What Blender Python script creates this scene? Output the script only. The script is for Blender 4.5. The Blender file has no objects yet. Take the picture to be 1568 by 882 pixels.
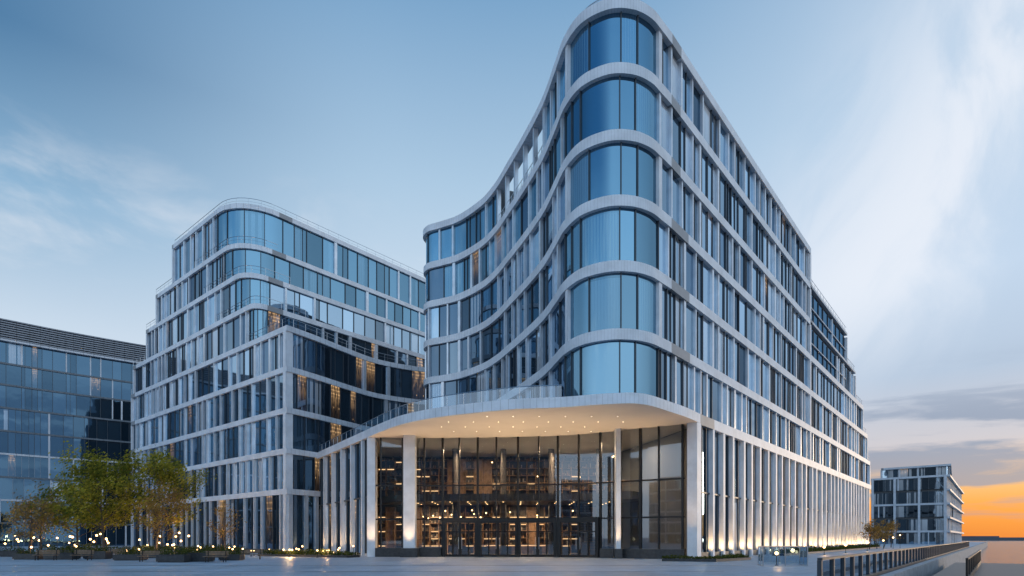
import bpy, math, random
from mathutils import Vector
S=bpy.context.scene
DR=(0.640,0.769); DL=(-0.768,0.640)
def lin(c):
    return tuple(((x/255)/12.92 if x/255<=0.04045 else ((x/255+0.055)/1.055)**2.4) for x in c)+(1,)

# ------------------------------------------------------------ node helpers
class NT:
    def __init__(s,tree): s.t=tree; tree.nodes.clear()
    def n(s,typ,**kw):
        nd=s.t.nodes.new(typ)
        for k,v in kw.items(): setattr(nd,k,v)
        return nd
    def put(s,sock,v):
        if hasattr(v,'is_output'): s.t.links.new(v,sock)
        else: sock.default_value=v
    def m(s,op,a,b=0.0,c=None,clamp=False):
        nd=s.n('ShaderNodeMath',operation=op,use_clamp=clamp)
        s.put(nd.inputs[0],a); s.put(nd.inputs[1],b)
        if c is not None: s.put(nd.inputs[2],c)
        return nd.outputs[0]
    def mr(s,v,a,b,c=0.0,d=1.0,smooth=True):
        nd=s.n('ShaderNodeMapRange',interpolation_type='SMOOTHSTEP' if smooth else 'LINEAR')
        for i,x in enumerate((v,a,b,c,d)): s.put(nd.inputs[i],x)
        return nd.outputs[0]
    def mix(s,f,a,b,bt='MIX'):
        nd=s.n('ShaderNodeMix',data_type='RGBA',blend_type=bt)
        s.put(nd.inputs[0],f); s.put(nd.inputs[6],a); s.put(nd.inputs[7],b)
        return nd.outputs[2]
    def ramp(s,f,stops):
        nd=s.n('ShaderNodeValToRGB'); r=nd.color_ramp
        while len(r.elements)<len(stops): r.elements.new(0.5)
        for e,(p,c) in zip(r.elements,stops): e.position=p; e.color=c
        s.put(nd.inputs[0],f); return nd.outputs[0]
    def noise(s,vec,scale,detail=4,rough=0.5,dist=0.0):
        nd=s.n('ShaderNodeTexNoise')
        if vec is not None: s.t.links.new(vec,nd.inputs['Vector'])
        nd.inputs['Scale'].default_value=scale; nd.inputs['Detail'].default_value=detail
        nd.inputs['Roughness'].default_value=rough; nd.inputs['Distortion'].default_value=dist
        return nd.outputs[0]
    def comb(s,x,y,z):
        nd=s.n('ShaderNodeCombineXYZ'); s.put(nd.inputs[0],x); s.put(nd.inputs[1],y); s.put(nd.inputs[2],z); return nd.outputs[0]
    def sep(s,v):
        nd=s.n('ShaderNodeSeparateXYZ'); s.t.links.new(v,nd.inputs[0]); return nd.outputs

def newmat(name):
    m=bpy.data.materials.new(name); m.use_nodes=True; return m,NT(m.node_tree)
def pbr(name,col,rough=0.5,metal=0.0,nscale=0,namt=0.15,bump=0.0):
    m,t=newmat(name)
    p=t.n('ShaderNodeBsdfPrincipled'); o=t.n('ShaderNodeOutputMaterial')
    t.t.links.new(p.outputs[0],o.inputs[0])
    c=tuple(col)+(1,) if len(col)==3 else col
    p.inputs['Roughness'].default_value=rough; p.inputs['Metallic'].default_value=metal
    if nscale:
        tc=t.n('ShaderNodeTexCoord'); nz=t.noise(tc.outputs['Object'],nscale,4,0.6)
        f=t.mr(nz,0.3,0.7,1-namt,1+namt)
        cc=t.mix(1.0,c,t.comb(f,f,f),'MULTIPLY'); t.t.links.new(cc,p.inputs['Base Color'])
        if bump:
            b=t.n('ShaderNodeBump'); b.inputs['Strength'].default_value=bump; b.inputs['Distance'].default_value=0.03
            t.t.links.new(nz,b.inputs['Height']); t.t.links.new(b.outputs[0],p.inputs['Normal'])
    else: p.inputs['Base Color'].default_value=c
    return m

def stone(name,col,metal=0.0,rough=0.42):
    m,t=newmat(name)
    p=t.n('ShaderNodeBsdfPrincipled'); o=t.n('ShaderNodeOutputMaterial'); t.t.links.new(p.outputs[0],o.inputs[0])
    uv=t.n('ShaderNodeUVMap'); x=t.sep(uv.outputs[0])
    fr=t.m('FRACT',t.m('DIVIDE',x[0],2.4)); j=t.m('LESS_THAN',fr,0.016)
    pid=t.m('FLOOR',t.m('DIVIDE',x[0],2.4)); wn=t.n('ShaderNodeTexWhiteNoise',noise_dimensions='1D'); t.t.links.new(pid,wn.inputs['W'])
    tc=t.n('ShaderNodeTexCoord'); nz=t.noise(tc.outputs['Object'],0.6,4,0.65)
    f=t.m('MULTIPLY',t.mr(nz,0.3,0.7,0.86,1.06),t.mr(wn.outputs[0],0,1,0.90,1.06,False))
    f=t.m('MULTIPLY',f,t.m('SUBTRACT',1.0,t.m('MULTIPLY',j,0.6)))
    t.put(p.inputs['Base Color'],t.mix(1.0,tuple(col)+(1,),t.comb(f,f,f),'MULTIPLY'))
    p.inputs['Roughness'].default_value=rough; p.inputs['Metallic'].default_value=metal
    return m

def glassmat(name,refl=0.38,tint=(0.70,0.85,1.0),curt=0.55,lit=0.94,dark=1.0,les=0.9,cc_=(0.62,0.66,0.70),var=0.30):
    m,t=newmat(name)
    o=t.n('ShaderNodeOutputMaterial')
    at=t.n('ShaderNodeAttribute',attribute_name='pv'); a=t.sep(at.outputs['Color'])
    uv=t.n('ShaderNodeUVMap'); u=t.sep(uv.outputs[0])
    r,g,b=a[0],a[1],a[2]
    base=t.mix(r,(0.008*dark,0.016*dark,0.026*dark,1),(0.05*dark,0.09*dark,0.13*dark,1))
    side=t.m('GREATER_THAN',t.m('ABSOLUTE',t.m('SUBTRACT',u[0],g)),t.m('MULTIPLY',b,0.5))
    cm=t.m('MULTIPLY',t.m('GREATER_THAN',r,curt),side)
    fold=t.m('SINE',t.m('ADD',t.m('MULTIPLY',u[0],42.0),t.m('MULTIPLY',g,9.0)))
    fo=t.m('MULTIPLY',t.mr(fold,-1,1,0.62,1.0,False),t.mr(u[1],0,1,0.75,1.0,False))
    cc=t.mix(1.0,tuple(cc_)+(1,),t.comb(fo,fo,fo),'MULTIPLY')
    inner=t.mix(cm,base,cc)
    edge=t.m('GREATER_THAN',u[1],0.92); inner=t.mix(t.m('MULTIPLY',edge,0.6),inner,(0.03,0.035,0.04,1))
    dif=t.n('ShaderNodeBsdfDiffuse'); t.put(dif.inputs[0],inner)
    em=t.n('ShaderNodeEmission')
    tc=t.n('ShaderNodeTexCoord')
    # lit room: ceiling light lines, soft wall glow, furniture silhouettes
    vo=t.n('ShaderNodeTexVoronoi'); vo.inputs['Scale'].default_value=1.0
    t.t.links.new(t.comb(t.m('MULTIPLY',u[0],2.2),t.m('MULTIPLY',u[1],3.2),t.m('MULTIPLY',g,40.0)),vo.inputs['Vector'])
    spots=t.mr(vo.outputs['Distance'],0.13,0.05,0.0,1.0)
    room=t.mr(u[1],0.15,0.85,0.02,0.26)
    ceil=t.m('MULTIPLY',t.m('GREATER_THAN',t.m('FRACT',t.m('MULTIPLY',u[1],9.0)),0.72),t.m('GREATER_THAN',u[1],0.66))
    sil=t.mr(t.noise(t.comb(t.m('MULTIPLY',u[0],3.0),t.m('MULTIPLY',u[1],2.0),t.m('MULTIPLY',g,70.0)),1.6,3,0.6),0.42,0.55,0.15,1.0)
    lm=t.m('MULTIPLY',t.m('GREATER_THAN',g,lit),t.m('ADD',t.m('MULTIPLY',t.m('ADD',room,t.m('MULTIPLY',ceil,0.35)),sil),t.m('MULTIPLY',spots,1.0)))
    em.inputs[0].default_value=(1.0,0.60,0.27,1); t.put(em.inputs[1],t.m('MULTIPLY',lm,les))
    add=t.n('ShaderNodeAddShader'); t.t.links.new(dif.outputs[0],add.inputs[0]); t.t.links.new(em.outputs[0],add.inputs[1])
    gl=t.n('ShaderNodeBsdfGlossy'); gl.inputs[0].default_value=tint+(1,); gl.inputs['Roughness'].default_value=0.025
    bp=t.n('ShaderNodeBump'); bp.inputs['Strength'].default_value=0.10; bp.inputs['Distance'].default_value=0.05
    t.t.links.new(t.noise(tc.outputs['Object'],0.6,1,0.4),bp.inputs['Height']); t.t.links.new(bp.outputs[0],gl.inputs['Normal'])
    fr=t.n('ShaderNodeFresnel'); fr.inputs[0].default_value=1.55
    f=t.m('ADD',t.m('MULTIPLY',fr.outputs[0],0.9),t.m('ADD',refl,t.m('MULTIPLY',t.m('SUBTRACT',b,0.5),var)),clamp=True)
    mx=t.n('ShaderNodeMixShader'); t.put(mx.inputs[0],f)
    t.t.links.new(add.outputs[0],mx.inputs[1]); t.t.links.new(gl.outputs[0],mx.inputs[2]); t.t.links.new(mx.outputs[0],o.inputs[0])
    return m
def clearglass(name,f0=0.10,tint=(0.86,0.92,0.95)):
    m,t=newmat(name); o=t.n('ShaderNodeOutputMaterial')
    tr=t.n('ShaderNodeBsdfTransparent'); tr.inputs[0].default_value=tint+(1,)
    gl=t.n('ShaderNodeBsdfGlossy'); gl.inputs[0].default_value=(0.7,0.85,1,1); gl.inputs['Roughness'].default_value=0.02
    fr=t.n('ShaderNodeFresnel'); fr.inputs[0].default_value=1.5
    f=t.m('ADD',fr.outputs[0],f0,clamp=True); mx=t.n('ShaderNodeMixShader'); t.put(mx.inputs[0],f)
    t.t.links.new(tr.outputs[0],mx.inputs[1]); t.t.links.new(gl.outputs[0],mx.inputs[2]); t.t.links.new(mx.outputs[0],o.inputs[0])
    return m
def emis(name,col,st):
    m,t=newmat(name); o=t.n('ShaderNodeOutputMaterial'); e=t.n('ShaderNodeEmission')
    e.inputs[0].default_value=tuple(col)+(1,); e.inputs[1].default_value=st; t.t.links.new(e.outputs[0],o.inputs[0]); return m

M_STONE=stone('pale_cladding',(0.66,0.70,0.75))
M_STONE2=stone('grey_cladding',(0.50,0.54,0.59))
M_FIN=stone('silver_fin',(0.64,0.69,0.75),0.45,0.28)
M_DKSTONE=stone('dark_cladding',(0.10,0.13,0.16))
M_GLASS=glassmat('facade_glass',refl=0.40,tint=(0.54,0.74,0.92),curt=0.62,lit=0.995,cc_=(0.80,0.83,0.86),var=0.5,dark=0.8)
M_GLASSN=glassmat('corner_glass',refl=0.44,tint=(0.27,0.50,0.67),curt=0.74,lit=0.999,cc_=(0.20,0.33,0.43))
M_GLASSD=glassmat('dark_facade_glass',refl=0.17,tint=(0.40,0.60,0.82),curt=0.94,lit=0.95,dark=0.45,les=0.9)
M_GLASSL=glassmat('lit_office_glass',refl=0.16,tint=(0.42,0.62,0.84),curt=0.95,lit=0.80,dark=0.5,les=1.25)
M_GLASSB=glassmat('far_facade_glass',refl=0.22,tint=(0.19,0.38,0.58),curt=0.97,lit=0.96,dark=0.4,les=0.8,var=0.10)
M_CLEAR=clearglass('clear_glass',0.10,(0.76,0.80,0.83))
M_RAILG=clearglass('balustrade_glass',0.12,(0.80,0.9,0.95))
M_MULL=pbr('mullion_metal',(0.045,0.058,0.072),0.4,0.3)
M_MULLL=pbr('light_mullion_metal',(0.22,0.28,0.34),0.4,0.4)
M_BLACK=pbr('black_metal',(0.015,0.016,0.018),0.4,0.4)
M_STEEL=pbr('brushed_steel',(0.45,0.47,0.5),0.3,0.9)
M_CORE=pbr('core_concrete',(0.08,0.09,0.10),0.8)
M_ROOF=pbr('roof_gravel',(0.28,0.29,0.30),0.9,0,3.0)
M_SOFF=pbr('soffit_panel',(0.66,0.61,0.55),0.5,0,0.3,0.05)
M_PLINTH=pbr('plinth_granite',(0.035,0.038,0.042),0.3,0,4.0,0.3)
M_WOOD=pbr('lobby_timber',(0.24,0.145,0.08),0.5,0,2.0,0.3)
M_BENCH=pbr('bench_timber',(0.20,0.13,0.08),0.6,0,5.0,0.3)
M_LOBFL=pbr('lobby_floor_stone',(0.35,0.30,0.25),0.2,0,1.0)
M_LOBDK=pbr('lobby_dark_wall',(0.06,0.058,0.058),0.5)
M_WARM=emis('warm_lamp_glow',(1.0,0.60,0.25),9.0)
M_WARMS=emis('warm_strip_glow',(1.0,0.60,0.28),2.2)
M_DOWN=emis('downlight_glow',(1.0,0.85,0.6),4.0)
M_SOIL=pbr('soil',(0.05,0.04,0.03),0.95,0,6.0,0.3)

# ------------------------------------------------------------ mesh builder
class MB:
    def __init__(s): s.v=[]; s.f=[]; s.uv=[]; s.pv=[]; s.mi=[]
    def face(s,pts,uv=None,pv=(0.5,0.5,0.5),mi=0):
        b=len(s.v); s.v+= [tuple(p) for p in pts]; s.f.append(tuple(range(b,b+len(pts))))
        s.uv.append(uv or [(0,0)]*len(pts)); s.pv.append(pv); s.mi.append(mi)
    def strip(s,bot,top,us,pv=(0.5,0.5,0.5),mi=0,v0=0.0,v1=1.0):
        b=len(s.v); n=len(bot)
        s.v+=[tuple(p) for p in bot]+[tuple(p) for p in top]
        for i in range(n-1):
            s.f.append((b+i,b+i+1,b+n+i+1,b+n+i)); s.uv.append([(us[i],v0),(us[i+1],v0),(us[i+1],v1),(us[i],v1)]); s.pv.append(pv); s.mi.append(mi)
    def box(s,c,t,n,w,n0,n1,z0,z1,mi=0,u=0.7):
        P=[]
        for (a,b) in ((-w/2,n0),(w/2,n0),(w/2,n1),(-w/2,n1)):
            P.append((c[0]+t[0]*a+n[0]*b,c[1]+t[1]*a+n[1]*b))
        s.prism(P,z0,z1,mi,u)
    def prism(s,P,z0,z1,mi=0,u=0.7,mib=None,mit=None):
        A=0
        for i in range(len(P)):
            x0,y0=P[i]; x1,y1=P[(i+1)%len(P)]; A+=x0*y1-x1*y0
        if A<0: P=P[::-1]
        k=len(P); uu=0
        for i in range(k):
            x0,y0=P[i]; x1,y1=P[(i+1)%k]; L=math.hypot(x1-x0,y1-y0)
            s.face([(x0,y0,z0),(x1,y1,z0),(x1,y1,z1),(x0,y0,z1)],[(u+uu,0),(u+uu+(L if k>4 else 0),0),(u+uu+(L if k>4 else 0),1),(u+uu,1)],mi=mi)
            uu+=L if k>4 else 0
        s.face([(x,y,z1) for x,y in P],[(u,0)]*k,mi=mi if mit is None else mit)
        s.face([(x,y,z0) for x,y in P[::-1]],[(u,0)]*k,mi=mi if mib is None else mib)
    def aabb(s,x0,x1,y0,y1,z0,z1,mi=0): s.prism([(x0,y0),(x1,y0),(x1,y1),(x0,y1)],z0,z1,mi)
    def tube(s,p,q,r0,r1,k=6,mi=0):
        p=Vector(p);q=Vector(q);d=(q-p)
        if d.length<1e-6:return
        d.normalize(); a=d.orthogonal().normalized(); b=d.cross(a); base=len(s.v)
        for (o,r) in ((p,r0),(q,r1)):
            for i in range(k):
                w=2*math.pi*i/k; s.v.append(tuple(o+(a*math.cos(w)+b*math.sin(w))*r))
        for i in range(k):
            j=(i+1)%k; s.f.append((base+i,base+j,base+k+j,base+k+i)); s.uv.append([(0,0)]*4); s.pv.append((.5,.5,.5)); s.mi.append(mi)
        s.f.append(tuple(base+k+i for i in range(k))); s.uv.append([(0,0)]*k); s.pv.append((.5,.5,.5)); s.mi.append(mi)
        s.f.append(tuple(base+i for i in range(k))[::-1]); s.uv.append([(0,0)]*k); s.pv.append((.5,.5,.5)); s.mi.append(mi)
    def ball(s,c,r,k=8,mi=0):
        base=len(s.v); rings=k//2
        for i in range(rings+1):
            th=math.pi*i/rings
            for j in range(k):
                ph=2*math.pi*j/k; s.v.append((c[0]+r*math.sin(th)*math.cos(ph),c[1]+r*math.sin(th)*math.sin(ph),c[2]+r*math.cos(th)))
        for i in range(rings):
            for j in range(k):
                j2=(j+1)%k; s.f.append((base+i*k+j,base+(i+1)*k+j,base+(i+1)*k+j2,base+i*k+j2)); s.uv.append([(0,0)]*4); s.pv.append((.5,.5,.5)); s.mi.append(mi)
    def build(s,name,mats,parent=None,smooth=False):
        me=bpy.data.meshes.new(name); me.from_pydata(s.v,[],s.f)
        if not isinstance(mats,(list,tuple)): mats=[mats]
        for m in mats: me.materials.append(m)
        uvl=me.uv_layers.new(name='UVMap'); ca=me.color_attributes.new('pv','FLOAT_COLOR','CORNER')
        U=[];C=[]
        for uv,pv in zip(s.uv,s.pv):
            for q in uv: U+=[q[0],q[1]]; C+=[pv[0],pv[1],pv[2],1.0]
        uvl.data.foreach_set('uv',U); ca.data.foreach_set('color',C)
        me.polygons.foreach_set('material_index',s.mi)
        if smooth: me.polygons.foreach_set('use_smooth',[True]*len(s.f))
        me.update(); ob=bpy.data.objects.new(name,me); S.collection.objects.link(ob)
        if parent: ob.parent=parent
        return ob
def empty(name,loc=(0,0,0)):
    e=bpy.data.objects.new(name,None); e.location=loc; S.collection.objects.link(e); e.empty_display_size=0.5; return e

# ------------------------------------------------------------ paths
def catmull(P,n=8):
    out=[]; Q=[P[0]]+list(P)+[P[-1]]
    for i in range(1,len(Q)-2):
        p0,p1,p2,p3=Q[i-1],Q[i],Q[i+1],Q[i+2]
        for k in range(n):
            t=k/n
            out.append(tuple(0.5*((2*p1[a])+(-p0[a]+p2[a])*t+(2*p0[a]-5*p1[a]+4*p2[a]-p3[a])*t*t+(-p0[a]+3*p1[a]-3*p2[a]+p3[a])*t**3) for a in (0,1)))
    out.append(tuple(P[-1])); return out
def arc_corner(a,c,b,r,n=10):
    va=Vector((a[0]-c[0],a[1]-c[1])).normalized(); vb=Vector((b[0]-c[0],b[1]-c[1])).normalized()
    p=Vector(c)+va*r; q=Vector(c)+vb*r; cc=Vector(c); out=[]
    for i in range(n+1):
        t=i/n; w=0.78
        x=((1-t)**2*p+2*w*t*(1-t)*cc+t*t*q)/((1-t)**2+2*w*t*(1-t)+t*t); out.append((x.x,x.y))
    return out
class Path:
    def __init__(s,P):
        s.P=[tuple(P[0])]
        for p in P[1:]:
            if math.hypot(p[0]-s.P[-1][0],p[1]-s.P[-1][1])>1e-4: s.P.append(tuple(p))
        s.c=[0]
        for i in range(1,len(s.P)): s.c.append(s.c[-1]+math.hypot(s.P[i][0]-s.P[i-1][0],s.P[i][1]-s.P[i-1][1]))
        s.L=s.c[-1]
    def seg(s,x):
        lo,hi=0,len(s.c)-2
        while lo<hi:
            m=(lo+hi+1)//2
            if s.c[m]<=x: lo=m
            else: hi=m-1
        return lo
    def at(s,x):
        x=min(max(x,0),s.L); i=s.seg(x); a,b=s.P[i],s.P[i+1]; l=s.c[i+1]-s.c[i]; f=(x-s.c[i])/l
        t=((b[0]-a[0])/l,(b[1]-a[1])/l); return (a[0]+(b[0]-a[0])*f,a[1]+(b[1]-a[1])*f),t,(t[1],-t[0])
    def sub(s,x0,x1):
        x0=max(0,x0);x1=min(s.L,x1)
        pts=[s.at(x0)[0]]; us=[x0]
        for p,c in zip(s.P,s.c):
            if x0+1e-3<c<x1-1e-3: pts.append(p); us.append(c)
        pts.append(s.at(x1)[0]); us.append(x1); return pts,us
    def near(s,p):
        best=None
        for i in range(len(s.P)):
            d=math.hypot(s.P[i][0]-p[0],s.P[i][1]-p[1])
            if best is None or d<best[0]: best=(d,s.c[i])
        return best[1]
def offs(pts,d):
    n=len(pts); N=[]
    for i in range(n-1):
        dx,dy=pts[i+1][0]-pts[i][0],pts[i+1][1]-pts[i][1]; l=math.hypot(dx,dy) or 1; N.append((dy/l,-dx/l))
    out=[]
    for i in range(n):
        a=N[max(0,i-1)]; b=N[min(n-2,i)]; mx,my=a[0]+b[0],a[1]+b[1]; l=math.hypot(mx,my) or 1; mx/=l;my/=l
        k=d/max(0.4,mx*a[0]+my*a[1]); out.append((pts[i][0]+mx*k,pts[i][1]+my*k))
    return out
def band(mb,path,s0,s1,z0,z1,o0=-0.5,o1=0.22,mi=0):
    pts,us=path.sub(s0,s1); O=offs(pts,o1); I=offs(pts,o0)
    mb.strip([(x,y,z0) for x,y in O],[(x,y,z1) for x,y in O],us,mi=mi)
    mb.strip([(x,y,z1) for x,y in O],[(x,y,z1) for x,y in I],us,mi=mi)
    mb.strip([(x,y,z0) for x,y in I],[(x,y,z0) for x,y in O],us,mi=mi)
    mb.strip([(x,y,z1) for x,y in I],[(x,y,z0) for x,y in I],us,mi=mi)
    for k in (0,-1):
        mb.face([(O[k][0],O[k][1],z0),(I[k][0],I[k][1],z0),(I[k][0],I[k][1],z1),(O[k][0],O[k][1],z1)],[(0.7,0)]*4,mi=mi)
def pane(mb,path,s0,s1,z0,z1,rg,off=-0.12,mi=0,tilt=0.014):
    pts,us=path.sub(s0,s1); w=us[-1]-us[0]
    if w<0.05: return
    a=off+rg.uniform(-tilt,tilt); b=off+rg.uniform(-tilt,tilt)
    B=offs(pts,a); T=offs(pts,b); uu=[(u-us[0])/w for u in us]
    mb.strip([(x,y,z0) for x,y in B],[(x,y,z1) for x,y in T],uu,pv=(rg.random(),rg.random(),rg.random()),mi=mi)
def bays(s0,s1,rg,lo,hi):
    out=[s0]
    while out[-1]<s1-hi*0.8: out.append(min(s1,out[-1]+rg.uniform(lo,hi)))
    if s1-out[-1]>0.3: out.append(s1)
    else: out[-1]=s1
    return out
class Bld:
    def __init__(s): s.st=MB(); s.gl=MB(); s.mu=MB(); s.co=MB(); s.ex=MB()
def facade(B,path,s0,s1,z0,z1,seed,rg,lo,hi,finp,finws,gmi=0,fmi=2,depth=(-0.2,0.12),split=0.35,mmi=0,altg=None,tilt=0.014):
    rs=random.Random(seed); ss=bays(s0,s1,rs,lo,hi)
    for i in range(len(ss)-1):
        a,b=ss[i],ss[i+1]; fw=rs.choice(finws); isf=rs.random()<finp; sp=rs.random(); spx=rs.uniform(0.3,0.7)
        if rg.random()<0.10: isf=not isf
        gm_=gmi if altg is None or rg.random()>altg[1] else altg[0]
        c,t,n=path.at(a)
        if isf: B.st.box(c,t,n,fw,depth[0],depth[1]+rg.uniform(-.004,.004),z0-0.01,z1+0.01,fmi)
        else: B.mu.box(c,t,n,0.08,-0.16,0.0,z0-0.01,z1+0.01,mmi)
        if sp<split and b-a>1.1:
            m=a+(b-a)*spx; c,t,n=path.at(m); B.mu.box(c,t,n,0.06,-0.16,-0.03,z0-0.01,z1+0.01,mmi)
            pane(B.gl,path,a,m,z0,z1,rg,mi=gm_,tilt=tilt); pane(B.gl,path,m,b,z0,z1,rg,mi=gm_,tilt=tilt)
        else: pane(B.gl,path,a,b,z0,z1,rg,mi=gm_,tilt=tilt)
def rail(mb,path,s0,s1,z,h=1.05,step=1.6,off=0.15,glass=None):
    pts,us=path.sub(s0,s1)
    for zz,r in ((z+h,0.035),(z+h*0.55,0.015)):
        if glass is not None and zz<z+h: continue
        O=offs(pts,off)
        for i in range(len(O)-1): mb.tube((O[i][0],O[i][1],zz),(O[i+1][0],O[i+1][1],zz),r,r,5)
    s=us[0]
    while s<us[-1]:
        c,t,n=path.at(s); x,y=c[0]+n[0]*off,c[1]+n[1]*off; mb.tube((x,y,z),(x,y,z+h),0.025,0.025,5); s+=step
    if glass is not None:
        O=offs(pts,off); glass.strip([(x,y,z+0.05) for x,y in O],[(x,y,z+h-0.05) for x,y in O],us)

# ============================================================ MAIN BUILDING
main=empty('office_building')
B=Bld()
def fr(t): return (16.4+DR[0]*t,52.1+DR[1]*t)
ctrl=[(-8.5,82.5),(-10.8,81.0),(-11.7,78.9),(-11.0,77.2),(-9.2,76.2),(-6.6,74.6),(-3.5,71.1),(-1.6,67.6),(-0.2,64.0),(1.5,59.5),(3.1,54.7),(4.0,50.6),(4.55,48.1),(5.6,46.0),(7.4,44.85),(9.2,44.85),(10.7,45.6),(11.8,46.7),fr(-5.5)]
curve=catmull(ctrl,8)
LV=[13.0,17.9,23.1,28.1,33.1,38.2,43.1]
TE=[92,91,88,83,75,67,40.5]
Sst=Path(curve).near((4.55,48.1)); Sen=Path(curve).near((11.8,46.7))
BT=0.84
rg=random.Random(5)
def footprint(path,inset,depth):
    P=offs(path.P,-inset); e=P[-1]
    return P+[(e[0]+DL[0]*depth,e[1]+DL[1]*depth)]+[(P[0][0]+8,P[0][1]+6)]
Stop0=Path(curve).near((-1.6,67.6)); Stop1=Path(curve).near((3.1,54.7))
for k in range(6):
    z0=LV[k]; z1=LV[k+1]-BT
    T=TE[k+1]; path=Path(curve+[fr(T)]); L=path.L
    s40=path.L-(T-40.5)
    if k==5:
        facade(B,path,0.3,Stop0,z0,z1,16,rg,1.6,2.8,0.4,[0.25,0.35],gmi=1,depth=(-0.2,0.1))
        facade(B,path,Stop1,Sst-0.6,z0,z1,17,rg,1.6,2.4,0.5,[0.25,0.35],gmi=1,depth=(-0.2,0.1))
        s=Stop0
        while s<Stop1+0.1: c,t,n=path.at(s); B.st.box(c,t,n,0.32,-0.3,0.12,z0-0.01,z1+0.01,2); s+=2.7
        bk=Path(offs(path.sub(Stop0-2,Stop1+2)[0],-5.0)); facade(B,bk,0,bk.L,z0,z1,18,rg,1.8,2.8,0.2,[0.2],gmi=1)
        rail(B.ex,path,Stop0,Stop1,z0,1.05,1.4,-0.05)
    else: facade(B,path,0.3,Sst-0.6,z0,z1,11+k//2,rg,1.4,2.8,0.62,[0.22,0.3,0.42],gmi=0 if k<4 else 1,depth=(-0.2,0.12),altg=(2,0.7 if k<4 else 0.3))
    even=(k%2==0)
    if not even:
        for q in (Sst+0.15,Sen-0.1):
            c,t,n=path.at(q); B.st.box(c,t,n,0.5,-0.3,0.15,z0-0.01,z1+0.01)
        ns=[Sst+0.15,Sst+2.9,Sst+5.5,Sst+6.9,Sen-0.1]
    else:
        ns=[Sst-0.6,Sst+0.7,Sst+2.0,Sst+5.4,Sst+6.7,Sen-0.1]
    ns=[x for x in ns if x<=Sen-0.05]
    for i in range(len(ns)-1):
        c,t,n=path.at(ns[i])
        if i>0 or even: B.mu.box(c,t,n,0.08,-0.16,0.0,z0-0.01,z1+0.01)
        pane(B.gl,path,ns[i],ns[i+1],z0,z1,rg,mi=1,tilt=0.004)
    if not even: pane(B.gl,path,Sst-0.6,Sst+0.15,z0,z1,rg,mi=1)
    facade(B,path,Sen-0.1,s40,z0,z1,31+(k+1)//2,rg,1.3,2.5,0.66,[0.2,0.28,0.4],gmi=0,split=0.42,altg=(2,0.2))
    if T>41:
        if k>=4: facade(B,path,s40,L-0.1,z0,z1,60+k,rg,2.6,3.4,0.0,[0.3],gmi=3,split=0)
        elif k==3:
            facade(B,path,s40,L-16,z0,z1,60+k,rg,2.6,3.4,0.0,[0.3],gmi=3,split=0)
            facade(B,path,L-16,L-0.1,z0,z1,50+k//2,rg,1.5,2.6,0.6,[0.3,0.45],gmi=0)
        else: facade(B,path,s40,L-0.1,z0,z1,50+k//2,rg,1.5,2.8,0.62,[0.25,0.35,0.45],gmi=0)
    c,t,n=path.at(L-0.25); B.st.box(c,t,n,0.5,-0.5,0.25,z0-0.01,z1+0.01)
    c,t,n=path.at(0.2); B.st.box(c,t,n,0.5,-0.5,0.2,z0-0.01,z1+0.01)
    c,t,n=path.at(s40); B.st.box(c,t,n,0.6,-0.5,0.26,z0-0.01,z1+0.01)
    if k==5: band(B.st,path,0,L,z1,z1+BT,-0.8,0.30)
    elif k==4:
        band(B.st,path,0,s40,z1,z1+BT); band(B.st,path,s40,L,z1+0.45,z1+BT,mi=1); band(B.st,path,s40,L,z1-2.3,z1-2.15,mi=1,o1=0.05)
    elif k==3:
        band(B.st,path,0,s40,z1,z1+BT); band(B.st,path,s40,L,z1+0.5,z1+BT,mi=1); band(B.st,path,s40,L-8,z1-2.3,z1-2.15,mi=1,o1=0.05)
    else:
        band(B.st,path,0,L,z1,z1+BT)
    fp=footprint(path,0.35,22)
    if k<5: B.co.prism(fp,z0,z1+BT-0.06,0,mit=1)
    else:
        P=[]; pin=offs(path.P,-0.35); pdeep=offs(path.P,-5.3)
        for i,c_ in enumerate(path.c): P.append(pdeep[i] if Stop0-0.5<c_<Stop1+0.5 else pin[i])
        e=P[-1]; B.co.prism(P+[(e[0]+DL[0]*22,e[1]+DL[1]*22),(P[0][0]+8,P[0][1]+6)],z0,z1+BT-0.06,0,mit=1)
    if k<5 and T-TE[min(k+2,6)]>0.5:
        rail(B.ex,path,max(0,L-(T-TE[k+2])),L,z1+BT,1.05,1.8,0.0)
p=Path(curve+[fr(40.5)])
rail(B.ex,p,Sst-4,p.L,LV[6],0.9,1.8,-0.5)
band(B.st,p,Sst-1,Sen+1,LV[6]+0.004,LV[6]+0.5,-1.2,-0.55)
B.st.prism([(16,62),(36,86),(24,96),(6,74)],LV[6],LV[6]+2.2,1)
# ---- ground storey of right facade (double height)
gp=Path([fr(0.3),fr(92)])
rg2=random.Random(8); ss=[0.0]; rr=random.Random(77)
while ss[-1]<90: ss.append(ss[-1]+rr.uniform(2.3,3.6))
lampsR=[]
for i in range(len(ss)-1):
    c,t,n=gp.at(ss[i]); w=rr.choice([0.42,0.5,0.62])
    B.st.box(c,t,n,w,-0.4,0.26,0.0,12.08); lampsR.append(((c[0]+n[0]*0.42-t[0]*1.0,c[1]+n[1]*0.42-t[1]*1.0),(c[0]-t[0]*0.25,c[1]-t[1]*0.25)))
    qs=[ss[i],ss[i]+(ss[i+1]-ss[i])*rr.uniform(.3,.42),ss[i]+(ss[i+1]-ss[i])*rr.uniform(.6,.72),ss[i+1]]
    for z0,z1 in ((0.6,6.0),(6.15,12.08)):
        for j in range(3): pane(B.gl,gp,qs[j],qs[j+1],z0,z1,rg2,off=-0.18,mi=2 if rr.random()<.6 else 0)
    for q in qs[1:3]: c2,t,n=gp.at(q); B.mu.box(c2,t,n,0.07,-0.22,-0.05,0.6,12.08)
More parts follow.
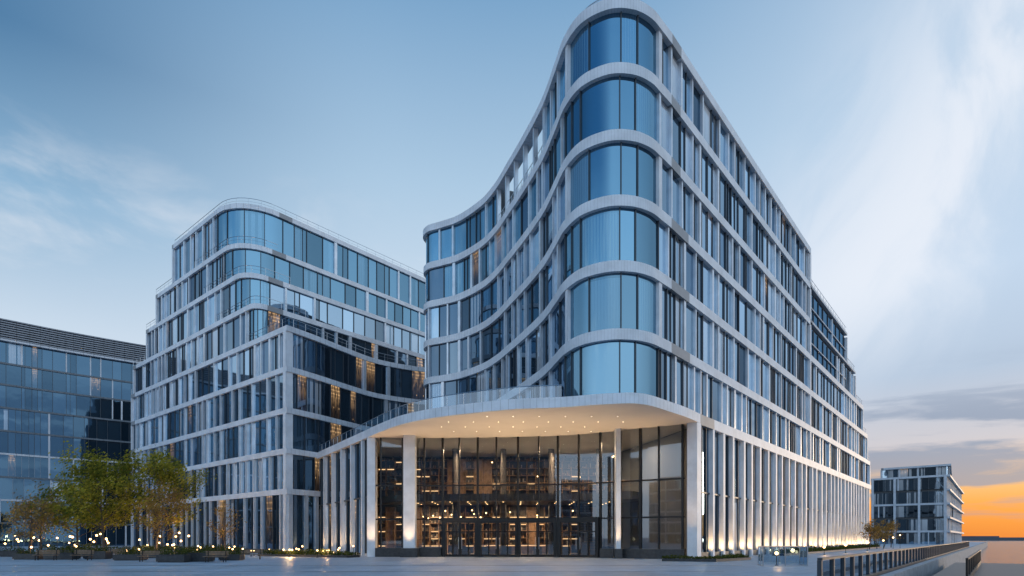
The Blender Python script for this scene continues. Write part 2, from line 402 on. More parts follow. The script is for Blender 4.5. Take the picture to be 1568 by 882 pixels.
band(B.mu,gp,0,90,6.0,6.15,-0.24,-0.05); band(B.mu,gp,0,91,0.0,0.6,-0.3,0.03)
band(B.st,Path([fr(0.2),fr(92)]),0,91.7,12.08,13.0,-0.5,0.275)
B.co.prism([(x+DL[0]*0.5,y+DL[1]*0.5) for x,y in (fr(0.8),fr(91.9),(fr(92)[0]+DL[0]*22,fr(92)[1]+DL[1]*22),(fr(14)[0]+DL[0]*18,fr(14)[1]+DL[1]*18))],0,12.0)
# ---- canopy slab
can=catmull([(-14.9,60.3),(-12.5,56.6),(-9.5,52.6),(-5.8,49.6),(-0.2,46.9),(3.9,46.1),(7.4,45.0),(9.9,45.0),(13.0,48.0),(14.9,50.1),fr(0.3)],8)
canp=Path([(-27.6,79.8)]+can)
slab=offs(canp.P,0.30)
poly=slab+[(16.6,53.6),(12,75),(-5,84),(-27,86)]
ex2=MB(); ex2.prism(poly,12.16,12.98,0,mib=1,mit=2)
rg_=MB(); rail(B.ex,canp,2,canp.near((3.9,46.1)),12.98,1.05,1.7,-0.15,rg_)
wp=Path([(-27.6,79.8),(-14.9,60.3)])
B.st.box((-14.35,59.9),(1,0),(0,-1),0.85,-0.5,0.5,0,12.16)
x=0.3
while x<wp.L-1:
    c,t,n=wp.at(x); B.st.box(c,t,n,0.48,-0.4,0.2,0,12.16,0)
    nx=min(wp.L-0.4,x+3.6)
    for f in (1/3,2/3):
        c,t,n=wp.at(x+(nx-x)*f); B.mu.box(c,t,n,0.08,-0.25,-0.06,0.3,12.16)
    for j in range(3):
        for za,zb in ((0.3,6.1),(6.25,12.16)): pane(B.gl,wp,x+(nx-x)*j/3,x+(nx-x)*(j+1)/3,za,zb,rg,off=-0.2,mi=0 if rg.random()<.6 else 4)
    x+=3.6
band(B.mu,wp,0,wp.L-0.4,6.1,6.25,-0.24,-0.06)
# ---- lobby glazing (real see-through glass)
lob=Path(catmull([(-13.9,59.6),(-9.0,59.9),(-5.4,59.7),(0,59.2),(4.3,58.6),(7.4,57.4),(10.1,55.9),(12.6,54.2),(15.6,52.6)],6))
lg=MB(); lf=MB()
edges=[-13.4,-11.2,-9.0,-7.1,-5.4,-3.5,-1.6,0.6,2.7,4.6,6.6,8.6,10.3,12.0,13.5,15.4]
def sx(x):
    for j in range(len(lob.P)-1):
        if lob.P[j][0]<=x<=lob.P[j+1][0]:
            return lob.c[j]+(x-lob.P[j][0])/(lob.P[j+1][0]-lob.P[j][0])*(lob.c[j+1]-lob.c[j])
    return 0 if x<0 else lob.L
E=[sx(x) for x in edges]
d0,d1=sx(-7.1),sx(8.6)
for i,e in enumerate(E):
    c,t,n=lob.at(e); w=0.20 if i%2 else 0.13
    lf.box(c,t,n,w,-0.22,0.12,0.0,12.16)
for z in (3.75,7.2,):
    band(lf,lob,0,lob.L,z,z+0.15,-0.12,0.08)
for i in range(len(E)-1):
    for z0,z1 in ((0.9 if not(d0-.1<=E[i]<d1-.1) else 0.05,3.75),(3.9,7.2),(7.35,12.16)):
        pane(lg,lob,E[i],E[i+1],z0,z1,rg,off=-0.03,tilt=0.006)
for a,b in ((0,d0-0.1),(d1+0.1,lob.L)): band(lf,lob,a,b,0.0,0.9,-0.25,0.5,mi=1)
for (xa,xb) in ((-6.9,-3.6),(-3.3,0.5),(0.7,4.4),(4.75,8.4)):
    a,b=sx(xa),sx(xb)
    for q in (a,b):
        c,t,n=lob.at(q); lf.box(c,t,n,0.34,-0.4,0.42,0.0,3.95)
    band(lf,lob,a,b,3.45,3.95,-0.3,0.40)
    for j in range(1,4):
        q=a+(b-a)*j/4; c,t,n=lob.at(q); lf.box(c,t,n,0.12 if j!=2 else 0.2,0.1,0.2,0.0,3.46)
    for q in (a+(b-a)*0.45,a+(b-a)*0.55):
        c,t,n=lob.at(q); lf.box(c,t,n,0.04,0.24,0.29,0.8,2.0,2)
    band(lf,lob,a,b,0.0,0.24,0.08,0.18); band(lf,lob,a,b,2.5,2.6,0.1,0.17)
B.st.box((-10.25,58.6),(1,0),(0,-1),1.2,-0.5,0.5,0.9,12.16); lf.aabb(-11.1,-9.4,57.9,59.3,0,0.9,1)
B.st.box((9.95,55.0),(1,0),(0,-1),0.45,-0.4,0.4,0.9,12.16); lf.aabb(9.6,10.3,54.5,55.5,0,0.9,1)
B.st.box(fr(0.0),DR,(DR[1],-DR[0]),0.85,-0.65,0.29,0,12.16)
# lobby interior
li=MB()
li.prism([(-14,60.2),(-9,60.3),(0,59.6),(5,58.8),(10.5,56.2),(15.6,53.2),(19,60),(10,74),(-20,74)],0.02,0.06,1)
li.aabb(-20,13,73.6,74,0,12.1,2)
li.prism([(-6.8,64.5),(7.8,63.5),(12.5,60.5),(16,66),(13,73.0),(-18,73.0),(-13,66)],6.0,6.8,2)
mzp=Path([(-13,66),(-6.8,64.45),(7.8,63.45),(12.5,60.45)]); rail(li,mzp,0,mzp.L,6.8,1.1,1.5,0)
rl=random.Random(3)
for x in [-12,-6.5,-1,4.5,10]: li.tube((x,67,0),(x,67,12.1),0.35,0.35,12,2)
for i in range(28):
    x=-18+i*1.1
    for z0,z1 in ((0.1,5.8),(7.0,11.8)):
        li.aabb(x+0.02,x+0.12,72.7,73.6,z0,z1,0)
        if rl.random()<0.75:
            for zz in (0.9,1.8,2.7,3.6,4.5):
                li.aabb(x+0.12,x+1.1,72.8,73.5,z0+zz,z0+zz+0.06,0)
                if rl.random()<(0.36 if z0<1 else 0.14): li.aabb(x+0.16,x+1.06,73.3,73.36,z0+zz-0.13,z0+zz-0.05,3)
                for j in range(4):
                    if rl.random()<0.6: li.aabb(x+0.2+j*0.22,x+0.34+j*0.22,72.9,73.2,z0+zz+0.06,z0+zz+0.2+rl.random()*0.45,rl.choice([0,2,1]))
        else: li.aabb(x+0.12,x+1.1,73.2,73.5,z0,z1,0)
li.aabb(-3,4,68,69,0.06,1.15,0); li.aabb(-2.9,3.9,67.93,67.98,1.0,1.06,3)
for i in range(14):
    x=rl.uniform(-13,12); y=rl.uniform(62.5,67)
    li.aabb(x,x+1.0,y,y+0.8,0.06,0.5,2); li.aabb(x,x+1.0,y+0.7,y+0.85,0.5,0.95,2)
for i in range(26):
    x=rl.uniform(-12,12); up=rl.random()<0.4
    y=rl.uniform(67,72) if not up else rl.uniform(64,72); z=rl.uniform(4.2,5.2) if not up else rl.uniform(8.6,11.2)
    li.ball((x,y,z),0.09,6,4); li.tube((x,y,z),(x,y,6.0 if not up else 12.16),0.012,0.012,4,5)
for iy in range(3):
    for ix in range(12):
        x=-11+ix*2; y=66+iy*2.4; li.tube((x,y,5.995),(x,y,5.97),0.07,0.07,8,4)
for i in range(20): li.aabb(7.5,9.1,62.5+i*0.33-0.2,62.9+i*0.33,0.06+i*0.3,0.32+i*0.3,2)
dl=MB()
for iy in range(4):
    for ix in range(8):
        x=-6.5+ix*2.2+(0.9 if iy%2 else 0); y=49.2+iy*2.3
        if y<50.5 and x<-3: continue
        if x>8 and y>53.5: continue
        dl.tube((x,y,12.155),(x,y,12.135),0.045,0.045,10)
B.st.build('cladding',[M_STONE,M_STONE2,M_FIN],main)
B.gl.build('windows',[M_GLASS,M_GLASSN,M_GLASSD,M_GLASSB,M_GLASSL],main,True)
B.mu.build('mullions',[M_MULL,M_MULLL],main)
B.co.build('floor_cores',[M_CORE,M_ROOF],main)
B.ex.build('railings',[M_STEEL],main)
ex2.build('entrance_canopy',[M_STONE,M_SOFF,M_ROOF],main)
rg_.build('terrace_balustrade',[M_RAILG],main)
lg.build('lobby_glass',[M_CLEAR],main); lf.build('lobby_frames_and_doors',[M_BLACK,M_PLINTH,M_STEEL],main)
li.build('lobby_interior',[M_WOOD,M_LOBFL,M_LOBDK,M_WARMS,M_WARM,M_BLACK],main)
dl.build('canopy_downlights',[M_DOWN],main)

# ============================================================ LEFT BUILDING
left=empty('office_building'); A=Bld(); rg=random.Random(21)
C0=(-27.7,72.0)
def fl(t,s=0): return (C0[0]+DL[0]*t+DR[0]*s, C0[1]+DL[1]*t+DR[1]*s)
lowc=catmull([C0,(-25.6,75.4),(-22.9,80.6),(-19.8,85.6),(-14.4,89.4),(-8,91),(0,92)],6)
LZ=[0,8.0,13.0,18.0,23.1,28.1,33.1,38.2,43.1,49.3]
Tend=[54.5,54.5,54.5,54.5,54.5,53.5,47,42.5,35.5]; Tcor=[0,0,0,0,0,8.0,10.6,12.4,13.2]; Rad=[0,0,0,0,0,1.5,3.0,4.5,6.0]
for k in range(9):
    z0=LZ[k]; z1=LZ[k+1]-0.68
    if k<5:
        path=Path([fl(Tend[k])]+lowc); sc=Tend[k]
    else:
        a=fl(Tend[k]); c=fl(Tcor[k]); b=fl(Tcor[k],60)
        path=Path([a]+arc_corner(a,c,b,Rad[k])+[b]); sc=Tend[k]-Tcor[k]-Rad[k]
    if k==0: facade(A,path,0.3,sc-0.3,z0+0.5,z1,90,rg,1.8,3.0,0.8,[0.35,0.5],gmi=2,split=0.7,altg=(3,0.4)); band(A.mu,path,0,sc,0,0.5,-0.3,-0.02)
    else: facade(A,path,0.3,sc-0.3,z0,z1,91+k//2,rg,1.4,2.5,0.80,[0.25,0.36,0.5],split=0.35,altg=(2,0.25))
    if k<5:
        c,t,n=path.at(sc-0.36); A.st.box(c,t,n,0.72,-0.72,0.22,z0-0.01,z1+0.01)
        facade(A,path,sc+0.4,path.L,z0,z1,140+k,rg,1.6,2.6,0.12,[0.5],gmi=3,split=0.2)
    else:
        e=sc+Rad[k]*1.7
        ns=[sc-0.3,sc+Rad[k]*0.35,sc+Rad[k]*0.8,sc+Rad[k]*1.25,e]
        for i in range(4):
            c,t,n=path.at(ns[i]); A.mu.box(c,t,n,0.08,-0.16,0.0,z0,z1)
            pane(A.gl,path,ns[i],ns[i+1],z0,z1,rg,mi=1,tilt=0.003)
        facade(A,path,e,path.L,z0,z1,160+k//2,rg,1.7,2.8,0.25 if k<7 else 0.14,[0.3,0.5],gmi=1 if k>6 else (0 if k>5 else 3),split=0.3)
    c,t,n=path.at(0.25); A.st.box(c,t,n,0.5,-0.5,0.2,z0-0.01,z1+0.01)
    band(A.st,path,0,path.L,z1,z1+0.68,-0.5,0.2)
    P=offs(path.P,-0.35)
    if k<5: fp=P+[(4,120),(-30,130),fl(Tend[k]-0.4,28)]
    else: fp=P+[fl(Tend[k]-0.4,60)]
    A.co.prism(fp,z0,z1+0.62,0,mit=1)
    if k>=4:
        if k<8: rail(A.ex,path,0,min(path.L,Tend[k]-Tend[k+1]+0.3),z1+0.68,1.0,1.8,0.1)
        if k<8: rail(A.ex,path,max(0,sc-10),min(path.L,sc+(30 if k==4 else 8)),z1+0.68,1.0,1.8,0.1)
        else: rail(A.ex,path,0,path.L,z1+0.68,1.0,1.8,-0.25)
A.st.prism([(-24.5,76.5),(-18,78),(-15,84),(-20,86)],12.2,12.9,0)
A.st.build('cladding',[M_STONE,M_STONE2,M_FIN],left); A.gl.build('windows',[M_GLASS,M_GLASSN,M_GLASSD,M_GLASSL],left,True)
A.mu.build('mullions',[M_MULL],left); A.co.build('floor_cores',[M_CORE,M_ROOF],left); A.ex.build('railings',[M_STEEL],left)

# ============================================================ FAR LEFT BUILDING
fb=empty('curved_glass_office_building'); F=Bld(); rg=random.Random(41)
pp=Path(catmull([(-168,78),(-140,106),(-115,131),(-104,141.5),(-90,152.5),(-70,166)],8))
lev=[0,5.5,10.7,15.9,21.1,26.3,31.5,36.7,41.5,46.6,51.2]
for k in range(10):
    z0=lev[k]; z1=lev[k+1]
    if k==9:
        for j in range(9): band(F.st,pp,0,pp.L,z0+0.2+j*0.5,z0+0.45+j*0.5,-0.6,0.5+0.06*j,mi=2)
        F.co.prism(offs(pp.P,-0.7)+[(-120,220),(-200,150)],z0,z1-0.3,0,mit=1)
        continue
    facade(F,pp,0,pp.L,z0,z1-0.4,200+k//3,rg,1.7,2.8,0.06 if k>3 else 0.28,[0.25,0.35],gmi=0,fmi=0,mmi=1 if k<4 else 0,tilt=0.005)
    band(F.st,pp,0,pp.L,z1-0.4,z1,-0.5,0.15 if k<8 else 0.9,mi=0 if k in (1,3,8) else 1)
    F.co.prism(offs(pp.P,-0.6)+[(-120,220),(-200,150)],z0,z1-0.05,0)
F.st.build('cladding',[M_STONE2,M_DKSTONE,stone('roof_louvres',(0.24,0.27,0.31))],fb); F.gl.build('windows',[M_GLASSB],fb,True); F.mu.build('mullions',[M_MULL,M_MULLL],fb); F.co.build('floor_cores',[M_CORE,M_ROOF],fb)

# ============================================================ FAR RIGHT BUILDING
rb=empty('waterfront_office_building'); R=Bld(); rg=random.Random(51)
q0=(134-0.768*20,180+0.64*20); q1=(134,180); q2=(134+DR[0]*95,180+DR[1]*95)
for k in range(5):
    z0=k*4.3; z1=z0+4.3
    pth=Path([q0,q1,q2])
    facade(R,pth,0,20,z0,z1-0.6,300,rg,1.6,2.4,0.15,[0.3],gmi=0)
    facade(R,pth,20,pth.L,z0,z1-0.6,301,rg,2.5,4,0.9,[0.5],gmi=0)
    if k%2==0 or k==4: band(R.st,pth,0,20,z1-0.6,z1,-0.4,0.3)
    band(R.st,pth,20,pth.L,z1-0.6,z1,-0.4,0.9)
    R.co.prism(offs(pth.P,-0.5)+[(q2[0]+DL[0]*20,q2[1]+DL[1]*20)],z0,z1-0.05,0,mit=1)
for s_ in (0.4,6.5,13,19.6):
    c,t,n=Path([q0,q1]).at(s_); R.st.box(c,t,n,0.6,-0.3,0.5,0,21.5)
pt=Path([(q0[0]+4,q0[1]+1),(q1[0]+2,q1[1]+2),(q2[0]-20,q2[1]-20)])
band(R.st,pt,0,pt.L,24.4,25.0,-6,0.8)
for s_ in [i*5.0 for i in range(0,18)]:
    c,t,n=pt.at(s_); R.st.box(c,t,n,0.5,-0.3,0.2,21.4,24.4)
facade(R,pt,0,pt.L,21.5,24.4,305,rg,2,3,0,[0.3],gmi=0)
R.st.build('cladding',[M_STONE2,M_STONE2,M_STONE2],rb); R.gl.build('windows',[M_GLASS],rb,True); R.mu.build('mullions',[M_MULL],rb); R.co.build('floor_cores',[M_CORE,M_ROOF],rb)

# ============================================================ OFFICE BLOCKS ACROSS THE SQUARE (seen in the glass)
for i,(x,y,w,d,h,an) in enumerate(((-150,-30,60,24,30,-0.9),(-95,-85,50,22,24,-0.5),(-38,-110,46,22,34,-0.15),(18,-125,44,22,22,0.1),(120,-130,60,24,30,0.5),(210,-70,60,24,24,0.9))):
    ob=empty('office_block'); ob.location=(x,y,-1.8 if x>60 else 0); ob.rotation_euler=(0,0,an)
    V=Bld(); rg=random.Random(400+i); ph=Path([(w/2,d/2),(-w/2,d/2)]); z=0
    while z<h:
        facade(V,ph,0,ph.L,z,z+3.4,410+i,rg,2.2,3.4,0.6,[0.5],gmi=0,fmi=0,split=0.1); band(V.st,ph,0,ph.L,z+3.4,z+4.0); z+=4
    V.co.prism([(-w/2,-d/2),(w/2,-d/2),(w/2,d/2-.3),(-w/2,d/2-.3)],0,z-0.1,0)
    V.st.build('cladding',[M_STONE2 if i%2 else M_DKSTONE],ob); V.gl.build('windows',[M_GLASSD],ob); V.mu.build('mullions',[M_MULL],ob); V.co.build('core',[M_CORE],ob)

# ============================================================ GROUND, WATER, QUAY
def gm():
    m,t=newmat('plaza_paving'); p=t.n('ShaderNodeBsdfPrincipled'); o=t.n('ShaderNodeOutputMaterial'); t.t.links.new(p.outputs[0],o.inputs[0])
    tc=t.n('ShaderNodeTexCoord'); mp=t.n('ShaderNodeMapping'); mp.inputs['Rotation'].default_value=(0,0,math.radians(-50)); t.t.links.new(tc.outputs['Object'],mp.inputs[0])
    br=t.n('ShaderNodeTexBrick'); t.t.links.new(mp.outputs[0],br.inputs[0]); br.inputs['Scale'].default_value=1.0
    br.inputs['Brick Width'].default_value=1.8; br.inputs['Row Height'].default_value=0.9; br.inputs['Mortar Size'].default_value=0.018
    br.inputs['Color1'].default_value=(0.31,0.36,0.42,1); br.inputs['Color2'].default_value=(0.38,0.43,0.49,1); br.inputs['Mortar'].default_value=(0.16,0.18,0.21,1)
    nz=t.noise(tc.outputs['Object'],0.25,4,0.65); f=t.mr(nz,0.3,0.7,0.80,1.10)
    t.put(p.inputs['Base Color'],t.mix(1.0,br.outputs[0],t.comb(f,f,f),'MULTIPLY'))
    t.put(p.inputs['Roughness'],t.mr(nz,0.35,0.65,0.36,0.58))
    b=t.n('ShaderNodeBump'); b.inputs['Strength'].default_value=0.25; b.inputs['Distance'].default_value=0.01; t.t.links.new(br.outputs[1],b.inputs['Height']); b.invert=True; t.t.links.new(b.outputs[0],p.inputs['Normal'])
    return m
M_PAVE=gm()
def qy(t,o=0): return (17.6+DR[0]*t+DR[1]*o,29.3+DR[1]*t-DR[0]*o)
g=MB(); e0=qy(-90,1.0); e1=qy(330,1.0)
P=[e0,e1,(e1[0]-150,e1[1]+60),(-300,2600),(-2600,2600),(-2600,-2000),(e0[0]+60,-2000)]
g.face([(x,y,0) for x,y in P]); g.build('ground',[M_PAVE])
qw=MB(); qw.prism([qy(-90,0.98),qy(330,0.98),qy(330,1.4),qy(-90,1.4)],-2.5,0.16)
qw.build('quay_wall',[pbr('quay_concrete',(0.30,0.31,0.33),0.7,0,1.5,0.2)])
ds=MB()
for (a,b,wd) in (((-60,40.5),(16,40.5),0.3),((-60,33.0),(12,33.0),0.18)):
    ds.prism([(a[0],a[1]),(b[0],b[1]),(b[0],b[1]+wd),(a[0],a[1]+wd)],-0.01,0.004)
ds.build('drainage_channel',[M_PLINTH])
def wm():
    m,t=newmat('river_water'); p=t.n('ShaderNodeBsdfPrincipled'); o=t.n('ShaderNodeOutputMaterial'); t.t.links.new(p.outputs[0],o.inputs[0])
    p.inputs['Base Color'].default_value=(0.015,0.03,0.045,1); p.inputs['Roughness'].default_value=0.12
    tc=t.n('ShaderNodeTexCoord'); nz=t.noise(tc.outputs['Object'],1.1,4,0.6)
    b=t.n('ShaderNodeBump'); b.inputs['Strength'].default_value=1.0; b.inputs['Distance'].default_value=0.45; t.t.links.new(nz,b.inputs['Height']); t.t.links.new(b.outputs[0],p.inputs['Normal']); return m
w=MB(); w.face([(-3000,-3000,-1.8),(5000,-3000,-1.8),(5000,5000,-1.8),(-3000,5000,-1.8)]); w.build('water',[wm()])
sh=MB(); rs=random.Random(9)
for i in range(60):
    x,y=(250+i*30,900-i*4); sh.prism([(x,y),(x+31,y-4),(x+31,y+60),(x,y+70)],-1.8,2+rs.random()*4)
sh.build('distant_shore',[pbr('shore_haze',(0.07,0.09,0.12),0.9)])
qr=empty('quayside_railing'); a=MB(); gl=MB(); qp=Path([qy(-12,0.6),qy(120,0.6)])
s=0
while s<qp.L:
    c,t,n=qp.at(s); a.box(c,t,n,0.16,-0.07,0.07,0,1.15); s+=1.9
band(a,qp,0,qp.L,1.15,1.23,-0.08,0.08); band(a,qp,0,qp.L,0.0,0.22,-0.09,0.09)
s=0.10
while s<qp.L-1.9:
    pts,us=qp.sub(s,s+1.70); gl.strip([(x,y,0.22) for x,y in pts],[(x,y,1.12) for x,y in pts],us); s+=1.9
a.build('posts_and_handrail',[M_MULL],qr); gl.build('glass_panels',[clearglass('smoked_glass',0.25,(0.35,0.42,0.48))],qr)
lr=empty('landing_stage'); a=MB(); gl=MB()
a.prism([qy(2,2.2),qy(34,2.2),qy(34,9.5),qy(2,9.5)],-1.2,-0.35)
for off in (4.0,8.8):
    for q in range(0,10):
        x,y=qy(4+q*3.2,off); a.tube((x,y,-0.35),(x,y,0.8),0.06,0.06,6)
    lp=Path([qy(4,off),qy(33,off)]); band(a,lp,0,lp.L,0.8,0.88,-0.06,0.06); band(a,lp,0,lp.L,-0.35,-0.1,-0.06,0.06)
    gl.strip([(*qy(4,off),-0.1),(*qy(33,off),-0.1)],[(*qy(4,off),0.78),(*qy(33,off),0.78)],[0,1])
a.build('deck_and_rail',[M_BLACK],lr); gl.build('panels',[M_RAILG],lr)
gg=empty('glass_stair_guard'); a=MB(); gl=MB()
cx=[(16.9,39.3),(19.9,39.3),(20.8,42.2),(17.8,42.2)]
for i in range(4):
    p0,p1=cx[i],cx[(i+1)%4]; gp2=Path([p0,p1])
    gl.strip([(p0[0],p0[1],0.05),(p1[0],p1[1],0.05)],[(p0[0],p0[1],1.3),(p1[0],p1[1],1.3)],[0,1])
    for q in (0,0.5): c,t,n=gp2.at(gp2.L*q); a.box(c,t,n,0.05,-0.03,0.03,0,1.32)
    band(a,gp2,0,gp2.L,1.3,1.34,-0.03,0.03); band(a,gp2,0,gp2.L,0,0.05,-0.06,0.06)
a.build('frame',[M_STEEL],gg); gl.build('panels',[M_RAILG],gg)
# benches
def bench(x,y,an):
    m=MB()
    for i in range(4): m.aabb(-0.9,0.9,-0.22+i*0.12,-0.13+i*0.12,0.42,0.46,0)
    for i in range(3): m.aabb(-0.9,0.9,0.26,0.29,0.54+i*0.12,0.63+i*0.12,0)
    for xx in (-0.7,0.7): m.aabb(xx-0.03,xx+0.03,-0.2,-0.14,0,0.42,1); m.aabb(xx-0.03,xx+0.03,0.22,0.26,0,0.9,1); m.aabb(xx-0.03,xx+0.03,-0.2,0.26,0.38,0.42,1)
    o=m.build('park_bench',[M_BENCH,M_BLACK]); o.location=(x,y,0); o.rotation_euler=(0,0,an)
for u,Y,an in ((70,50,0.2),(125,50,-0.1),(230,47,0.1),(330,46,0.0),(385,52,0.3),(178,56,0)): bench((u-784)/894*Y,Y,an)

# ============================================================ VEGETATION
def leafmat(name,c1,c2):
    m,t=newmat(name); o=t.n('ShaderNodeOutputMaterial'); at=t.n('ShaderNodeAttribute',attribute_name='pv'); a=t.sep(at.outputs['Color'])
    c=t.mix(a[0],c1+(1,),c2+(1,)); d=t.n('ShaderNodeBsdfDiffuse'); t.put(d.inputs[0],c); tl=t.n('ShaderNodeBsdfTranslucent'); t.put(tl.inputs[0],c)
    mx=t.n('ShaderNodeMixShader'); mx.inputs[0].default_value=0.35; t.t.links.new(d.outputs[0],mx.inputs[1]); t.t.links.new(tl.outputs[0],mx.inputs[2]); t.t.links.new(mx.outputs[0],o.inputs[0]); return m
M_LEAF=leafmat('green_leaves',(0.09,0.11,0.018),(0.46,0.38,0.05))
M_LEAFO=leafmat('autumn_leaves',(0.20,0.12,0.04),(0.42,0.26,0.07))
M_SHRUB=leafmat('shrub_leaves',(0.03,0.05,0.015),(0.12,0.13,0.035))
M_BARK=pbr('bark',(0.09,0.07,0.055),0.9,0,5,0.3)
def leaf(mb,c,s,rd,hue=None):
    a=Vector((rd.gauss(0,1),rd.gauss(0,1),rd.gauss(0,1))).normalized(); b=a.orthogonal().normalized(); d=a.cross(b); c=Vector(c)
    mb.face([c-b*s,c-d*s*0.5,c+b*s,c+d*s*0.5],pv=(rd.random() if hue is None else min(1,max(0,hue+rd.uniform(-.25,.25))),0,0))
def tree(name,x,y,h,cr,mat,nl,seed,lsz=0.16,zb=0.0):
    rd=random.Random(seed); e=empty(name,(x,y,zb)); w=MB(); lv=MB()
    tips=[]
    p=Vector((0,0,0)); lean=Vector((rd.uniform(-.06,.06),rd.uniform(-.06,.06),1)); pts=[p]
    for i in range(5): p=p+lean*(h*0.8/5)+Vector((rd.gauss(0,.06),rd.gauss(0,.06),0)); pts.append(p)
    r=h*0.013+0.03
    for i in range(5): w.tube(pts[i],pts[i+1],r*(1-i*0.17),r*(1-(i+1)*0.17),7)
    for k in range(17):
        f=rd.uniform(0.30,0.98); i=min(4,int(f*5)); q=pts[i].lerp(pts[i+1],f*5-i)
        az=k*2.4+rd.uniform(-.4,.4); ln=cr*(1.15-0.6*abs(f-0.5))*rd.uniform(0.6,1.15); up=0.35+f*0.8
        d=Vector((math.cos(az),math.sin(az),up)).normalized(); m=q+d*ln*0.55+Vector((0,0,rd.uniform(-.1,.2))); t_=m+(d+Vector((rd.gauss(0,.25),rd.gauss(0,.25),rd.gauss(0,.2)))).normalized()*ln*0.5
        w.tube(q,m,r*0.42*(1.1-f),r*0.25*(1.1-f)+0.01,5); w.tube(m,t_,r*0.25*(1.1-f)+0.01,0.01,4)
        tips+=[(m,0.28,rd.random()),(t_,0.34,rd.random())]
        for j in range(4):
            t2=m.lerp(t_,rd.random())+Vector((rd.gauss(0,1),rd.gauss(0,1),rd.gauss(0.3,.7)))*cr*0.24
            w.tube(m.lerp(t_,0.3),t2,0.018,0.006,3); tips.append((t2,0.26,rd.random()))
    for _ in range(nl):
        c,s,hu=rd.choice(tips); s*=cr*0.45
        leaf(lv,c+Vector((rd.gauss(0,s),rd.gauss(0,s),rd.gauss(0,s*0.75))),lsz*rd.uniform(0.6,1.3),rd,hu)
    w.build('trunk_and_limbs',[M_BARK],e); lv.build('crown',[mat],e)
tree('green_tree',-42.3,60.5,9.6,4.1,M_LEAF,7600,1,0.15)
tree('green_tree',-37.6,61.5,10.2,3.7,M_LEAF,7000,2,0.15)
tree('green_tree',-34.4,57.5,7.0,2.3,M_LEAFO,2200,3,0.12)
tree('green_tree',-46.8,63.0,7.8,3.2,M_LEAF,4400,4,0.15)
tree('autumn_tree',-50.8,63.0,7.4,2.8,M_LEAFO,1800,5,0.12)
tree('autumn_tree',-48.0,58.0,5.6,2.2,M_LEAFO,1300,6,0.12)
tree('autumn_tree',-54.5,66.0,6.0,2.2,M_LEAFO,900,8,0.12)
tree('autumn_tree',-31.4,64.0,5.6,1.8,M_LEAFO,700,7,0.11)
for i,(t_,h) in enumerate(((64,4.5),(72,4.0),(80,5.0),(90,5.2))):
    x,y=fr(t_); tree('quayside_tree',x+3.2,y-2.4,h,1.8,M_LEAFO,700,20+i,0.15)
def planter(x,y,w,d,h,seed):
    e=empty('planter_box',(x,y,0)); a=MB(); a.prism([(-w/2,-d/2),(w/2,-d/2),(w/2,d/2),(-w/2,d/2)],0.06,h); a.prism([(-w/2+.08,-d/2+.08),(w/2-.08,-d/2+.08),(w/2-.08,d/2-.08),(-w/2+.08,d/2-.08)],0,0.06)
    a.prism([(-w/2-.03,-d/2-.03),(w/2+.03,-d/2-.03),(w/2+.03,-d/2+.08),(-w/2-.03,-d/2+.08)],h-0.06,h+0.02)
    a.build('box',[M_PLINTH],e); s=MB(); s.face([(-w/2+.09,-d/2+.09,h+.004),(w/2-.09,-d/2+.09,h+.004),(w/2-.09,d/2-.09,h+.004),(-w/2+.09,d/2-.09,h+.004)]); s.build('soil',[M_SOIL],e)
    l=MB(); rd=random.Random(seed)
    for _ in range(int(w*150)):
        xx=rd.uniform(-w/2+.1,w/2-.1); yy=rd.uniform(-d/2+.1,d/2-.1); leaf(l,(xx,yy,h+rd.random()**1.5*(0.25+0.4*abs(math.sin(xx*2.3+seed)))),0.07*rd.uniform(.6,1.4),rd)
    l.build('plants',[M_SHRUB],e)
for i,(u,Y,w_) in enumerate(((45,52,2.2),(95,52,2.6),(150,53,2.0),(200,50,2.4),(266,46,2.2),(300,47.5,2.6),(355,50,1.8),(15,60,3),(120,60,3),(240,56,3),(330,57,2.4))):
    planter((u-784)/894*Y,Y,w_,1.0,0.5+0.1*(i%3),i)
def bed(path,w,h,n,seed,lsz=0.08):
    e=empty('planting_bed'); a=MB(); band(a,path,0,path.L,0,0.22,-w/2,w/2); a.build('kerb',[M_PLINTH],e)
    rd=random.Random(seed); l=MB()
    for _ in range(n):
        s=rd.uniform(0,path.L); c,t,nn=path.at(s); o=rd.uniform(-w/2+.1,w/2-.1); hh=h*(0.5+0.5*abs(math.sin(s*1.3)*math.sin(s*.37+2)))
        leaf(l,(c[0]+nn[0]*o,c[1]+nn[1]*o,0.22+rd.random()**1.3*hh),lsz*rd.uniform(.6,1.4),rd)
    l.build('plants',[M_SHRUB],e)
bed(Path([(-26.5,62.5),(-15.5,57.2)]),1.8,0.6,3500,1); bed(Path([(-58,72),(-42,70.5),(-30.5,66.5)]),1.8,1.1,5000,2,0.1)
bed(Path([(12.5,48.6),(16.2,47.4),(20.5,51.5)]),1.2,0.35,1800,3); bed(Path([(fr(16)[0]+2.0,fr(16)[1]-1.6),(fr(84)[0]+2.0,fr(84)[1]-1.6)]),1.2,0.7,4500,4,0.12)

